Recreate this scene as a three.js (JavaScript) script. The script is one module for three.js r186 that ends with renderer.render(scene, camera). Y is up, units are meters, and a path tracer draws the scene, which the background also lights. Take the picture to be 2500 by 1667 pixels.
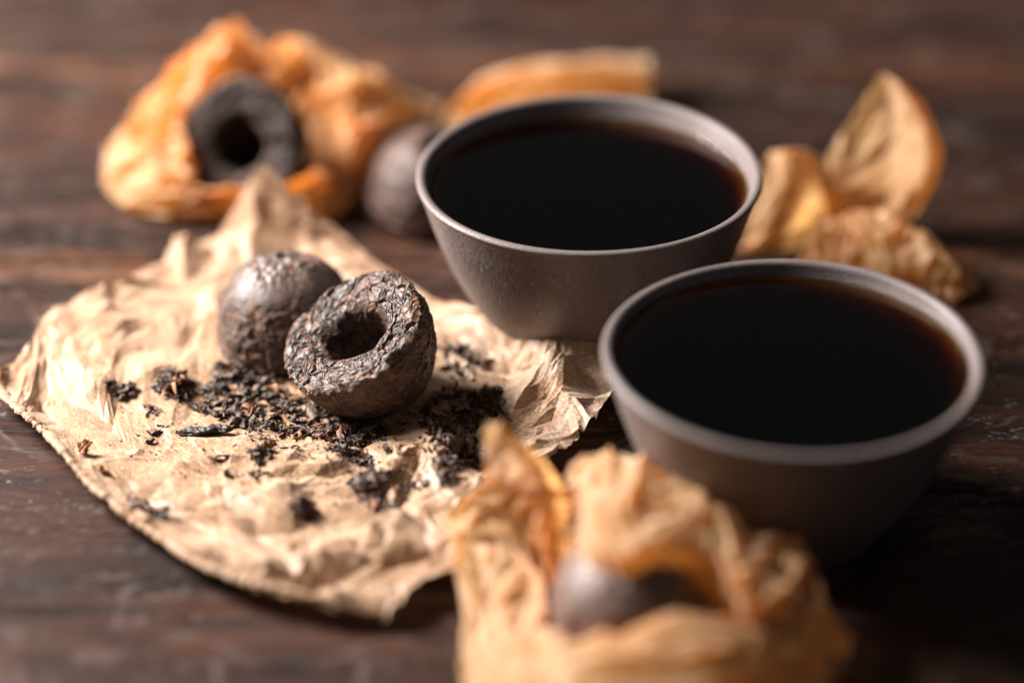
import * as THREE from 'three';
import { mergeGeometries } from 'three/addons/utils/BufferGeometryUtils.js';
import { RectAreaLightUniformsLib } from 'three/addons/lights/RectAreaLightUniformsLib.js';

// ------------------------------------------------------------------ camera, light, exposure
RectAreaLightUniformsLib.init();
const scene = new THREE.Scene();
const camera = new THREE.PerspectiveCamera(14.889, 1024 / 682, 0.02, 6);
camera.position.set(0, 0.2963, 0.4951);
camera.lookAt(0, 0, 0);
camera.focus = 0.541;
camera.userData.fStop = 3.1;
const renderer = new THREE.WebGLRenderer({ antialias: true });
renderer.setSize(1024, 682);
renderer.toneMapping = THREE.LinearToneMapping;
renderer.toneMappingExposure = 1.0;
renderer.shadowMap.enabled = true;
scene.background = new THREE.Color(0.072, 0.067, 0.068);          // dim room round the table

const MM = 0.001;
function areaLight(color, intensity, w, h, at, to) {
  const l = new THREE.RectAreaLight(color, intensity, w, h);
  l.position.set(...at); l.lookAt(new THREE.Vector3(...to));
  scene.add(l); l.updateMatrixWorld(true);
  return l;
}
const KEY = { at: [-0.385, 0.295, -0.145], to: [-0.02, 0.0, 0.02], w: 0.20, h: 0.20, power: 112, color: 0xfff8f4 };
const keyLight = areaLight(KEY.color, KEY.power, KEY.w, KEY.h, KEY.at, KEY.to);

// ------------------------------------------------------------------ numbers and noise
function rng(seed) { let a = seed >>> 0; return () => { a = (a + 0x6d2b79f5) | 0; let t = Math.imul(a ^ (a >>> 15), 1 | a); t = (t + Math.imul(t ^ (t >>> 7), 61 | t)) ^ t; return ((t ^ (t >>> 14)) >>> 0) / 4294967296; }; }
function hash(i, j, k) { let h = Math.imul(i, 374761393) ^ Math.imul(j, 668265263) ^ Math.imul(k, 2147483647 - 1274126177); h = Math.imul(h ^ (h >>> 13), 1274126177); h = Math.imul(h ^ (h >>> 15), 2246822519); return ((h ^ (h >>> 16)) >>> 0) / 4294967296; }
const lerp = (a, b, t) => a + (b - a) * t, clamp = (x, a = 0, b = 1) => Math.min(b, Math.max(a, x));
const sstep = (a, b, x) => { const t = clamp((x - a) / (b - a)); return t * t * (3 - 2 * t); };
function vnoise(x, y, z) {                                          // smooth value noise, -1..1
  const i = Math.floor(x), j = Math.floor(y), k = Math.floor(z); let u = x - i, v = y - j, w = z - k;
  u = u * u * (3 - 2 * u); v = v * v * (3 - 2 * v); w = w * w * (3 - 2 * w);
  const c = (a, b, d) => hash(i + a, j + b, k + d);
  return 2 * lerp(lerp(lerp(c(0, 0, 0), c(1, 0, 0), u), lerp(c(0, 1, 0), c(1, 1, 0), u), v), lerp(lerp(c(0, 0, 1), c(1, 0, 1), u), lerp(c(0, 1, 1), c(1, 1, 1), u), v), w) - 1;
}
function fbm(x, y, z, n) { let s = 0, a = 0.5; for (let i = 0; i < n; i++) { s += a * vnoise(x, y, z); x = x * 2.03 + 7.1; y = y * 2.03 + 3.7; z = z * 2.03 + 11.3; a *= 0.5; } return s; }
function facet(x, y, z) {                                           // flat facets that meet in creases (values at the corners of tetrahedra), -1..1
  const s = (x + y + z) / 3, i = Math.floor(x + s), j = Math.floor(y + s), k = Math.floor(z + s);
  const f = x + s - i, g = y + s - j, h = z + s - k;
  const H = (a, b, c) => 2 * hash(i + a, j + b, k + c) - 1;
  let r;
  if (f >= g) {
    if (g >= h) r = H(0, 0, 0) * (1 - f) + H(1, 0, 0) * (f - g) + H(1, 1, 0) * (g - h) + H(1, 1, 1) * h;
    else if (f >= h) r = H(0, 0, 0) * (1 - f) + H(1, 0, 0) * (f - h) + H(1, 0, 1) * (h - g) + H(1, 1, 1) * g;
    else r = H(0, 0, 0) * (1 - h) + H(0, 0, 1) * (h - f) + H(1, 0, 1) * (f - g) + H(1, 1, 1) * g;
  } else if (f >= h) r = H(0, 0, 0) * (1 - g) + H(0, 1, 0) * (g - f) + H(1, 1, 0) * (f - h) + H(1, 1, 1) * h;
  else if (g >= h) r = H(0, 0, 0) * (1 - g) + H(0, 1, 0) * (g - h) + H(0, 1, 1) * (h - f) + H(1, 1, 1) * f;
  else r = H(0, 0, 0) * (1 - h) + H(0, 0, 1) * (h - g) + H(0, 1, 1) * (g - f) + H(1, 1, 1) * f;
  return r;
}
function crumple(x, y, z, size, amp, seed) {                        // millimetres
  const wx = 0.2 * size * vnoise(x / size + seed, y / size, z / size), wz = 0.2 * size * vnoise(x / size, y / size + seed, z / size + 5);
  const X = (x + wx) / size + seed * 3.1, Y = (y + 0.6 * wz) / size + 1.7 * seed, Z = (z + wz) / size + 0.37;
  return amp * (facet(X, Y, Z) + 0.36 * facet(X * 2.3 + 9, Y * 2.3, Z * 2.3 + 4) + 0.07 * facet(X * 5.7, Y * 5.7 + 2, Z * 5.7));
}

// ------------------------------------------------------------------ names and labels
const taken = {};
function numbered(n) { const k = taken[n] = (taken[n] ?? -1) + 1; return k ? n + '_' + String(k).padStart(3, '0') : n; }
function tag(o, label, category, group, kind) { o.userData.label = label; if (category) o.userData.category = category; if (group) o.userData.group = group; if (kind) o.userData.kind = kind; return o; }
function mesh(name, g, m, parent = scene) {
  const o = new THREE.Mesh(g, m); o.name = parent === scene ? numbered(name) : name; o.castShadow = o.receiveShadow = true; parent.add(o); return o;
}
function thing(name, label, category, at, group) { const o = new THREE.Group(); o.name = numbered(name); o.position.set(...at); scene.add(o); return tag(o, label, category, group); }

{ // the lit panel on the left, outside the frame, that the light above comes from
  const box = new THREE.Group(); box.name = 'window_light'; box.position.copy(keyLight.position); box.quaternion.copy(keyLight.quaternion); scene.add(box);
  tag(box, 'bright square light panel standing to the left of the table', null, null, 'structure');
  const glow = new THREE.MeshStandardMaterial({ color: 0xffffff, emissive: KEY.color, emissiveIntensity: 1.5, roughness: 0.8 }), edge = new THREE.MeshStandardMaterial({ color: 0x222222, roughness: 0.6 });
  // the light shines along -z of its own axes: the panel lies just behind it
  mesh('panel', new THREE.BoxGeometry(KEY.w, KEY.h, 0.004).translate(0, 0, 0.006), glow, box);
  for (const s of [-1, 1]) { mesh('frame', new THREE.BoxGeometry(0.012, KEY.h + 0.024, 0.03).translate(s * (KEY.w / 2 + 0.006), 0, 0.014), edge, box); mesh('frame', new THREE.BoxGeometry(KEY.w, 0.012, 0.03).translate(0, s * (KEY.h / 2 + 0.006), 0.014), edge, box); }
}

// ------------------------------------------------------------------ textures
function dataTexture(w, h, f, srgb) {
  const d = new Uint8Array(w * h * 4);
  for (let y = 0; y < h; y++) for (let x = 0; x < w; x++) { const c = f(x, y), o = (y * w + x) * 4; d[o] = c[0] * 255; d[o + 1] = c[1] * 255; d[o + 2] = c[2] * 255; d[o + 3] = 255; }
  const t = new THREE.DataTexture(d, w, h); t.wrapS = t.wrapT = THREE.MirroredRepeatWrapping; t.magFilter = t.minFilter = THREE.LinearFilter;
  if (srgb) t.colorSpace = THREE.SRGBColorSpace; t.needsUpdate = true; return t;
}
const toS = (c) => c.map((x) => { x = clamp(x); return x <= 0.0031308 ? 12.92 * x : 1.055 * Math.pow(x, 1 / 2.4) - 0.055; });
const mix3 = (a, b, t) => [lerp(a[0], b[0], t), lerp(a[1], b[1], t), lerp(a[2], b[2], t)];

// ------------------------------------------------------------------ materials
// waxed wrapping paper: fibres, freckles and worn blotches; 1 uv unit = 60 mm
const fibres = (u, v, s) => { let f = 0; for (let k = 0; k < 3; k++) f = Math.max(f, Math.pow(Math.max(0, 1 - Math.abs(vnoise(u * (1.1 + 0.35 * k) + 0.5 * vnoise(u * 3, v * 3, k), v * (1.4 - 0.3 * k), 60 + 9 * k + s)) * 1.6), 9)); return f; };
function paperMaps(seed, base, deep, fleck) {
  const W = 1024, col = dataTexture(W, W, (x, y) => {
    const u = x / W * 60, v = y / W * 60;
    let c = mix3(base, deep, clamp(0.42 + 0.9 * fbm(u / 9 + seed, v / 9, 1, 3)));
    c = mix3(c, base.map((q) => q * 1.25), clamp(2.6 * fbm(u * 1.1, v * 3.5 + seed, 3, 2)));
    const fib = fibres(u, v, seed) * 1.6 - 0.2;
    c = c.map((q) => q * (1 - 0.30 * clamp(fib)));
    const sp = vnoise(u * 5.2, v * 5.2, 20 + seed) * 0.6 + 0.5 * vnoise(u * 11, v * 11, 30 + seed), where = clamp(0.45 + 1.6 * fbm(u / 7, v / 7, 40 + seed, 2));
    return toS(mix3(c, c.map((q, i) => q * [0.32, 0.26, 0.22][i]), fleck * clamp((sp - 0.62 + 0.25 * where) * 5) * where));
  }, true);
  const bump = dataTexture(W, W, (x, y) => {
    const u = x / W * 60, v = y / W * 60;
    const h = 0.4 + 0.35 * fibres(u, v, seed) + 0.22 * vnoise(u * 3, v * 3, 9) + 0.14 * vnoise(u * 7, v * 7, 10);
    return [h, h, h].map((q) => clamp(q));
  });
  return { map: col, bumpMap: bump };
}
function paper(seed, base, deep, through, fleck, wax = 0.45) {
  return new THREE.MeshPhysicalMaterial({ ...paperMaps(seed, base, deep, fleck), bumpScale: 0.00016, roughness: 0.97, transmission: through, thickness: 0, side: THREE.DoubleSide, clearcoat: wax, clearcoatRoughness: 0.36, specularIntensity: 0.6 });
}
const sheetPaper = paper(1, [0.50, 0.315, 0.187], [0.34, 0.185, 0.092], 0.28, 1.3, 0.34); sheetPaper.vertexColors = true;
const wrapPaper = paper(5, [0.88, 0.53, 0.215], [0.80, 0.36, 0.085], 0.70, 0.25);

const teaBrick = (r, c = 0xffffff) => new THREE.MeshPhysicalMaterial({ color: c, vertexColors: true, roughness: r, specularIntensity: 0.65 });
const pressedTea = teaBrick(0.47), shadedTea = teaBrick(0.68, new THREE.Color(0.42, 0.38, 0.36)), leafTea = teaBrick(0.55);  // darker copy: shade inside the back wrapper is put into the colour
const clayMap = dataTexture(1024, 512, (x, y) => {
  const u = x / 6, v = y / 6; let c = mix3([0.160, 0.129, 0.121], [0.130, 0.104, 0.097], clamp(0.5 + fbm(u / 5, v / 5, 3, 4)));
  const s = vnoise(u * 2.4, v * 2.4, 1) * 0.6 + 0.5 * vnoise(u * 4.5, v * 4.5, 6);
  c = mix3(c, [0.30, 0.25, 0.235], 0.7 * clamp((s - 0.55) * 5)); c = mix3(c, [0.045, 0.03, 0.026], 0.6 * clamp((-s - 0.55) * 5));
  return toS(c);
}, true);
const clayBump = dataTexture(1024, 512, (x, y) => { const u = x / 6, v = y / 6, h = clamp(0.5 + 0.25 * vnoise(u * 2.4, v * 2.4, 1) + 0.25 * vnoise(u * 4.5, v * 4.5, 6) + 0.2 * vnoise(u / 8, v / 3, 2)); return [h, h, h]; });
const clay = new THREE.MeshPhysicalMaterial({ map: clayMap, bumpMap: clayBump, bumpScale: 0.00010, roughness: 0.47, specularIntensity: 0.9 });
const teaLiquid = new THREE.MeshPhysicalMaterial({ color: 0xffffff, roughness: 0.0, transmission: 1, thickness: 0.02, ior: 1.33, attenuationColor: new THREE.Color(0.46, 0.20, 0.02), attenuationDistance: 0.0052 });
const bubbleSkin = new THREE.MeshPhysicalMaterial({ color: 0xffffff, roughness: 0.04, transmission: 1, thickness: 0, ior: 1.5, clearcoat: 1, clearcoatRoughness: 0.08 });

// ------------------------------------------------------------------ the table
const TW = 0.46;                                                     // metres of plank covered by one wood texture
function woodAt(x, z, seed) {                                        // x along the grain, z across, millimetres
  const w = 6 * fbm(x / 70, z / 22, seed, 3) + 1.6 * vnoise(x / 11, z / 6, seed + 3);
  const ring = vnoise(x / 90 + seed, (z + w) / 3.1, 1) + 0.7 * vnoise(x / 30, (z + w) / 1.3, 4 + seed);
  const fine = vnoise(x / 7, (z + w * 0.6) / 0.5, 2 + seed) + 0.5 * vnoise(x / 2.2, z / 0.35, 5 + seed);
  const crack = clamp((vnoise(x / 38 + 3, (z + w) / 2.6, 9 + seed) - 0.40) * 3.0) * clamp(0.6 + 1.6 * vnoise(x / 22, z / 9, 12 + seed));
  const worn = clamp(0.30 + 1.9 * fbm(x / 22, z / 9, 16 + seed, 3)), red = clamp(0.4 + 1.7 * fbm(x / 60, z / 12, 22 + seed, 2));
  const dustGlint = clamp((vnoise(x / 1.8, z / 1.0, 30) * 0.65 + 0.5 * vnoise(x / 0.7, z / 0.5, 31) - 0.42) * 3) * clamp(0.2 + 1.6 * fbm(x / 16, z / 9, 33 + seed, 2));  // pale specks: dust plus painted glints of light on rough wood
  const scr = Math.pow(clamp(1 - 9 * Math.abs(vnoise(x / 26, z / 7 + x / 60, 44 + seed))), 2) * clamp(1.5 * vnoise(x / 9, z / 4, 48 + seed));
  const chip = clamp((vnoise(x / 7 + 0.6 * vnoise(x / 3, z / 2, 81), z / 3.6, 80 + seed) + 0.5 * vnoise(x / 2.4, z / 1.6, 82 + seed) - 0.42) * 3), dark = clamp((vnoise(x / 15, z / 6, 84 + seed) + 0.5 * vnoise(x / 5, z / 2.5, 86) - 0.15) * 2.2);
  return { ring, fine, crack, worn, red, dustGlint, scr, chip, dark };
}
function plankMaterial(seed, z0, z1, W, tone) {
  const D = Math.round((z1 - z0) * W / 460), map = new Uint8Array(W * D * 4), bump = new Uint8Array(W * D * 4), rough = new Uint8Array(W * D * 4);
  for (let y = 0; y < D; y++) for (let x = 0; x < W; x++) {
    const a = x / W * 460, b = z0 + (z1 - z0) * y / D, n = woodAt(a, b, seed), o = (y * W + x) * 4, m = Math.min(b - z0, z1 - b);
    const e = m + 10 * vnoise(a / 26, b / 9, 50 + seed) + 4 * vnoise(a / 6, b / 3, 54 + seed);
    let c = mix3([0.014, 0.0075, 0.0052], [0.050, 0.0245, 0.0165], clamp(0.5 + 0.45 * n.ring));
    c = mix3(c, [0.085, 0.032, 0.018], 0.62 * n.red);
    c = mix3(c, [0.046, 0.028, 0.022], 0.42 * clamp(n.worn * (0.6 + 0.5 * n.fine)));
    c = mix3(c, [0.17, 0.068, 0.032], 0.7 * sstep(10, 2, e) * clamp(0.7 + 0.6 * n.fine));
    c = mix3(c, [0.020, 0.013, 0.011], 0.6 * n.dark); c = mix3(c, [0.110, 0.076, 0.062], 0.6 * n.chip * clamp(0.4 + n.worn));
    c = mix3(c, [0.016, 0.010, 0.008], 0.85 * n.crack);
    c = mix3(c, [0.30, 0.24, 0.21], clamp(0.65 * n.dustGlint + 0.4 * n.scr));
    c = toS(c.map((q) => q * tone * (1 + 0.2 * n.fine)));
    const h = clamp(0.55 + 0.14 * n.ring + 0.12 * n.fine - 0.5 * n.crack + 0.1 * n.dustGlint + 0.1 * n.worn + 0.14 * n.chip - 0.1 * n.dark), g = clamp(0.70 + 0.14 * n.ring - 0.2 * n.worn + 0.2 * n.crack + 0.08 * n.fine);
    for (let k = 0; k < 3; k++) { map[o + k] = c[k] * 255; bump[o + k] = h * 255; rough[o + k] = g * 255; } map[o + 3] = bump[o + 3] = rough[o + 3] = 255;
  }
  const tex = (d, srgb) => { const t = new THREE.DataTexture(d, W, D); t.wrapS = t.wrapT = THREE.MirroredRepeatWrapping; t.magFilter = t.minFilter = THREE.LinearFilter; if (srgb) t.colorSpace = THREE.SRGBColorSpace; t.needsUpdate = true; return t; };
  return new THREE.MeshPhysicalMaterial({ map: tex(map, true), bumpMap: tex(bump), bumpScale: 0.0009, roughness: 1, roughnessMap: tex(rough), specularIntensity: 0.22 });
}
const table = new THREE.Group(); table.name = 'table'; scene.add(table); tag(table, 'dark worn wooden table of wide planks running across', null, null, 'structure');
const joints = [-420, -244, -140, -36.3, 190], PX = 0.9;
for (let i = 0; i + 1 < joints.length; i++) {
  const z0 = joints[i] + 0.06, z1 = joints[i + 1] - 0.06, w = z1 - z0, N = 300, g = new THREE.PlaneGeometry(PX, w * MM, N, i === 3 ? 80 : 40).rotateX(-Math.PI / 2), p = g.attributes.position, uv = g.attributes.uv;
  for (let k = 0; k < p.count; k++) {
    const x = p.getX(k) * 1000, q = p.getZ(k) * 1000 / (w / 2), z = w / 2 * Math.sign(q) * (1 - Math.pow(1 - Math.min(1, Math.abs(q)), 1.8)), e = w / 2 - Math.abs(z);
    let y = 0.25 * fbm(x / 30, z / 12 + i * 9, 2, 2) - 0.3 * Math.pow(clamp(1 - e / 0.9), 2) * (1 + 0.5 * vnoise(x / 9, i, z > 0 ? 1 : 2));
    if (e < 0.01) y = -14;
    p.setXYZ(k, p.getX(k), (y - 0.15) * MM, (z + 0.5 * (z0 + z1)) * MM);
    uv.setXY(k, (p.getX(k) + PX / 2) / TW + i * 0.37, (z + w / 2) / w);
  }
  g.computeVertexNormals();
  mesh('plank', g, plankMaterial(i * 7 + 2, z0, z1, i < 2 ? 512 : i === 3 ? 2048 : 1024, [0.78, 0.68, 0.56, 0.68][i]), table);  // plank tones differ, partly to paint in uneven light across the table
}

// ------------------------------------------------------------------ surfaces through control points
const catmull = (a, b, c, d, t) => 0.5 * (2 * b + (c - a) * t + (2 * a - 5 * b + 4 * c - d) * t * t + (3 * b - a - 3 * c + d) * t * t * t);
function along(pts, t, closed, k = 1) {                                     // point of a Catmull-Rom line through pts, t in 0..1
  const n = pts.length, m = closed ? n : n - 1, f = Math.min(t * m, m - 1e-6), i = Math.floor(f), u = f - i;
  const at = (k) => closed ? pts[((k % n) + n) % n] : pts[clamp(k, 0, n - 1)];
  return [0, 1, 2].map((c) => lerp(lerp(at(i)[c], at(i + 1)[c], u), catmull(at(i - 1)[c], at(i)[c], at(i + 1)[c], at(i + 2)[c], u), k));
}
// crumpled paper: flat planes between irregular corner points, broken again and again along their edges (mm); geometry in metres about the point 'about'
// at(u, v) is the unfolded shape, nu x nv the number of first planes, amps how far each generation of corners leaves the plane, hold how closely it keeps to the shape
function crumpledPaper(at, nu, nv, { closed = false, jitter = 0.32, amps = [2, 0.9, 0.4, 0.15], hold = 0.4, seed = 1, about = [0, 0, 0], floor = 0.25, split = 2, uvw = [1, 1], calm = () => 1 }) {
  const P = [], UV = [], N = [], r = rng(seed * 977 + 5), C = nu + 1;
  const normal = (u, v) => { const e = 0.012, w = (x) => closed ? x : clamp(x), a = at(w(u + e), clamp(v)), b = at(w(u - e), clamp(v)), c = at(u, clamp(v + e)), d = at(u, clamp(v - e)); const p = [a[0] - b[0], a[1] - b[1], a[2] - b[2]], q = [c[0] - d[0], c[1] - d[1], c[2] - d[2]]; const n = [p[1] * q[2] - p[2] * q[1], p[2] * q[0] - p[0] * q[2], p[0] * q[1] - p[1] * q[0]], l = Math.hypot(...n) || 1; return n.map((x) => x / l); };
  const put = (p, n, uv) => { P.push(p); N.push(n); UV.push(uv); return P.length - 1; };
  const grid = [];
  for (let j = 0; j <= nv; j++) for (let i = 0; i <= nu; i++) {
    if (closed && i === nu) { const k = grid[j * C]; grid.push(put(P[k], N[k], [1 + UV[k][0], UV[k][1]])); continue; }
    const u = (i + (closed || (i > 0 && i < nu) ? (r() - 0.5) * 2 * jitter : 0)) / nu, v = (j + (j > 0 && j < nv ? (r() - 0.5) * 2 * jitter : 0)) / nv;
    const p = at(closed ? u : clamp(u), v), n = normal(u, v), d = amps[0] * (r() * 2 - 1) * calm(p);
    grid.push(put([p[0] + n[0] * d, p[1] + n[1] * d, p[2] + n[2] * d], n, [u, v]));
  }
  let T = [];
  for (let j = 0; j < nv; j++) for (let i = 0; i < nu; i++) { const a = grid[j * C + i], b = grid[j * C + i + 1], c = grid[(j + 1) * C + i], d = grid[(j + 1) * C + i + 1]; if (r() < 0.5) T.push(a, b, c, b, d, c); else T.push(a, b, d, a, d, c); }
  const seam = new Map(); if (closed) for (let j = 0; j <= nv; j++) seam.set(grid[j * C + nu], grid[j * C]);
  const twin = (k) => seam.get(k) ?? k;
  for (let g = 1; g < amps.length + split; g++) {
    const amp = amps[g] ?? 0, keep = g < 4 ? hold * [1, 1, 0.8, 0.35][g] : 0, mids = new Map(), shapes = new Map(), next = [];
    const mid = (a, b) => {
      const key = a < b ? a * 4194304 + b : b * 4194304 + a; if (mids.has(key)) return mids.get(key);
      const ta = twin(a), tb = twin(b), k2 = ta < tb ? ta * 4194304 + tb : tb * 4194304 + ta;
      let k;
      if (shapes.has(k2) && (ta !== a || tb !== b || shapes.get(k2).far)) { const s = shapes.get(k2); k = put(s.p, s.n, [(UV[a][0] + UV[b][0]) / 2, (UV[a][1] + UV[b][1]) / 2]); seam.set(k, s.k); }
      else {
        const f = g < 3 ? 0.36 + 0.28 * r() : 0.5, lo = twin(a) < twin(b) ? a : b, hi = lo === a ? b : a, mx = (x) => x[lo].map((q, i) => lerp(q, x[hi][i], f)), uv = mx(UV), p = mx(P), n = mx(N);
        let d = amp * (r() * 2 - 1), q = p;
        if (keep) { const s = at(closed ? uv[0] : clamp(uv[0]), clamp(uv[1])), edge = Math.min(uv[1], 1 - uv[1], closed ? 1 : Math.min(uv[0], 1 - uv[0])) < 1e-5 ? 0.92 : keep; q = p.map((x, i) => lerp(x, s[i], edge)); }
        d *= calm(q) * (Math.min(uv[1], 1 - uv[1], closed ? 1 : Math.min(uv[0], 1 - uv[0])) < 1e-5 ? 0.5 : 1);
        q = [q[0] + n[0] * d, q[1] + n[1] * d, q[2] + n[2] * d]; k = put(q, n, uv); shapes.set(k2, { p: q, n, k, far: twin(a) !== a || twin(b) !== b });
      }
      mids.set(key, k); return k;
    };
    for (let i = 0; i < T.length; i += 3) { const [a, b, c] = [T[i], T[i + 1], T[i + 2]], x = mid(a, b), y = mid(b, c), z = mid(c, a); next.push(a, x, z, x, b, y, z, y, c, x, y, z); }
    T = next;
  }
  const pos = new Float32Array(P.length * 3), uv = new Float32Array(P.length * 2);
  P.forEach((p, i) => { const y = p[1] < floor ? floor + 0.12 * (1 + vnoise(p[0] / 3, p[2] / 3, 1)) : p[1]; pos.set([(p[0] - about[0]) * MM, (y - about[1]) * MM, (p[2] - about[2]) * MM], i * 3); uv.set([UV[i][0] * uvw[0], UV[i][1] * uvw[1]], i * 2); });
  const geo = new THREE.BufferGeometry(); geo.setAttribute('position', new THREE.BufferAttribute(pos, 3)); geo.setAttribute('uv', new THREE.BufferAttribute(uv, 2)); geo.setIndex(T); geo.computeVertexNormals();
  return geo;
}
const through = (rows, closed, soft = 0.6) => (u, v) => along(rows.map((q) => along(q, closed ? u - Math.floor(u) : u, closed, soft)), v, false, soft);

// ------------------------------------------------------------------ the open wrapping paper
const EB = { // edges of the opened sheet, each from one corner to the next
  back: [[-55.5, 21.0, -35.4], [-47.5, 14.0, -33.7], [-40.6, 8.0, -32.2], [-31.4, 5.0, -24.9], [-24.3, 3.0, -19.8], [-17.2, 2.5, -11.4], [-8.3, 3.0, -1.4], [0.4, 4.0, 7.8], [6.0, 8.0, 13.5], [12.5, 7.0, 14.6], [20.4, 6.0, 16.9]],
  left: [[-55.5, 21.0, -35.4], [-60.8, 12.0, -41.8], [-70.5, 3.5, -38.4], [-78.7, 3.0, -29.9], [-86.5, 4.0, -20.0], [-95.1, 4.0, -11.1], [-102.5, 3.5, -2.0], [-104.9, 3.5, 7.3], [-109.2, 3.5, 19.3]],
  front: [[-109.2, 3.5, 19.3], [-108.1, 3.0, 26.7], [-101.8, 5.0, 37.6], [-96.2, 5.0, 44.6], [-88.1, 4.5, 57.2], [-79.7, 3.6, 68.2], [-69.0, 3.2, 79.1], [-57.7, 3.4, 90.9], [-48.1, 4.0, 96.3], [-38.8, 4.0, 100.0], [-32.9, 3.0, 103.8], [-27.7, 2.0, 104.1]],
  right: [[20.4, 6.0, 16.9], [21.0, 5.0, 28.2], [18.9, 5.0, 37.6], [14.6, 4.0, 46.0], [8.3, 3.0, 52.8], [2.1, 3.0, 62.0], [-4.8, 3.0, 75.6], [-9.6, 4.0, 90.0], [-17.7, 4.0, 97.0], [-22.4, 3.0, 102.5], [-27.7, 2.0, 104.1]],
};
const folds = [ // creases pressed into the sheet: from, to, height, half width (mm)
  [[-19.5, 2.0, 38.7], [-25.0, 2.0, 58.9], 2.6, 6], [[-19.5, 2.0, 38.7], [-13.5, 2.0, 65.1], 2.8, 5], [[-21.3, 2.0, 39.6], [-38.6, 2.0, 52.6], 2.0, 5], [[-24.0, 2.0, 62.0], [-20.6, 2.0, 74.9], 2.2, 5], [[-20.6, 2.0, 74.2], [-35.9, 2.0, 81.8], 3.0, 6], [[-27.0, 2.0, 54.2], [-36.0, 2.0, 66.6], 1.8, 5],
  [[-46.5, 2.0, 65.1], [-58.7, 2.0, 81.5], 2.4, 7], [[-46.5, 2.0, 65.1], [-42.8, 2.0, 82.2], 2.6, 6], [[-64.0, 2.0, 63.6], [-69.0, 2.0, 72.7], 1.8, 5], [[-76.9, 2.0, 57.4], [-54.9, 2.0, 47.8], 1.3, 8], [[-54.9, 2.0, 47.8], [-39.2, 2.0, 57.4], 1.6, 6], [[-60.6, 2.0, 62.0], [-46.5, 2.0, 65.1], 1.8, 6],
  [[-100.6, 2.0, -1.2], [-88.8, 2.0, 25.1], 3.2, 6], [[-88.8, 2.0, 25.1], [-77.2, 2.0, 17.5], 2.8, 5], [[-77.2, 2.0, 17.5], [-62.7, 2.0, 12.7], 2.2, 6], [[-94.4, 2.0, -8.8], [-88.3, 2.0, 11.8], 2.4, 7], [[-85.7, 2.0, -12.7], [-72.7, 2.0, -1.2], 1.8, 6], [[-72.7, 2.0, -1.2], [-64.2, 2.0, -12.7], 2, 6], [[-77.2, 2.0, 17.5], [-84.2, 2.0, -1.2], 1.8, 6],
  [[-59.0, 4.0, -46.0], [-68.3, 2.0, -14.6], 2.6, 8], [[-56.1, 4.0, -61.3], [-60.8, 2.0, -30.7], 3.2, 7], [[-80.4, 4.0, -40.6], [-74.0, 2.0, -22.5], 5, 4.5], [[-44.1, 4.0, -37.4], [-37.4, 2.0, -24.6], 2, 7],
  [[6.1, 3.0, 5.2], [7.9, 2.0, 25.1], 5, 6], [[7.9, 2.0, 25.1], [-1.5, 2.0, 35.4], 2.6, 6], [[7.9, 2.0, 25.1], [14.3, 2.0, 42.1], 2.6, 5], [[18.7, 3.0, 12.5], [10.5, 2.0, 25.1], 3, 6], [[1.3, 2.0, 19.0], [0.5, 2.0, 34.5], 3, 5], [[-13.1, 2.0, -4.6], [0.4, 2.0, 6.7], 3.4, 6], [[-15.8, 2.0, 4.5], [-2.4, 2.0, 12.7], 2.2, 5], [[11.6, 2.0, 15.4], [20.8, 2.0, 20.7], 3, 6], [[10.5, 2.0, 25.1], [2.1, 2.0, 47.8], 2, 6], [[-2.4, 2.0, 24.2], [-8.0, 2.0, 17.2], 2, 5],
  [[-59.0, 2.0, 87.3], [-35.6, 2.0, 87.3], 3.0, 7], [[-35.6, 2.0, 87.3], [-13.1, 2.0, 83.7], 4.0, 7], [[-63.3, 2.0, 77.9], [-36.9, 2.0, 80.1], -1.6, 6], [[-36.0, 2.0, 93.6], [-16.3, 2.0, 91.5], -2.2, 6], [[-30.7, 2.0, 101.1], [-17.8, 2.0, 93.6], 2.5, 5],
];
function folded(x, z) {
  let y = 0;
  for (const [a, b, h, w] of folds) {
    const dx = b[0] - a[0], dz = b[2] - a[2], L = Math.hypot(dx, dz), t = clamp(((x - a[0]) * dx + (z - a[2]) * dz) / (L * L)), px = x - a[0] - dx * t, pz = z - a[2] - dz * t;
    const side = (px * dz - pz * dx) > 0 ? 1.35 : 0.8, d = Math.hypot(px, pz) / (w * side * (0.75 + 0.5 * t * (1 - t) * 4));
    if (d < 1) y += h * (1 - d) * (1 - 0.35 * d);
  }
  return y;
}
const SHEET_AT = [-34, 0, 32];
const relief = new Map();
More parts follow.
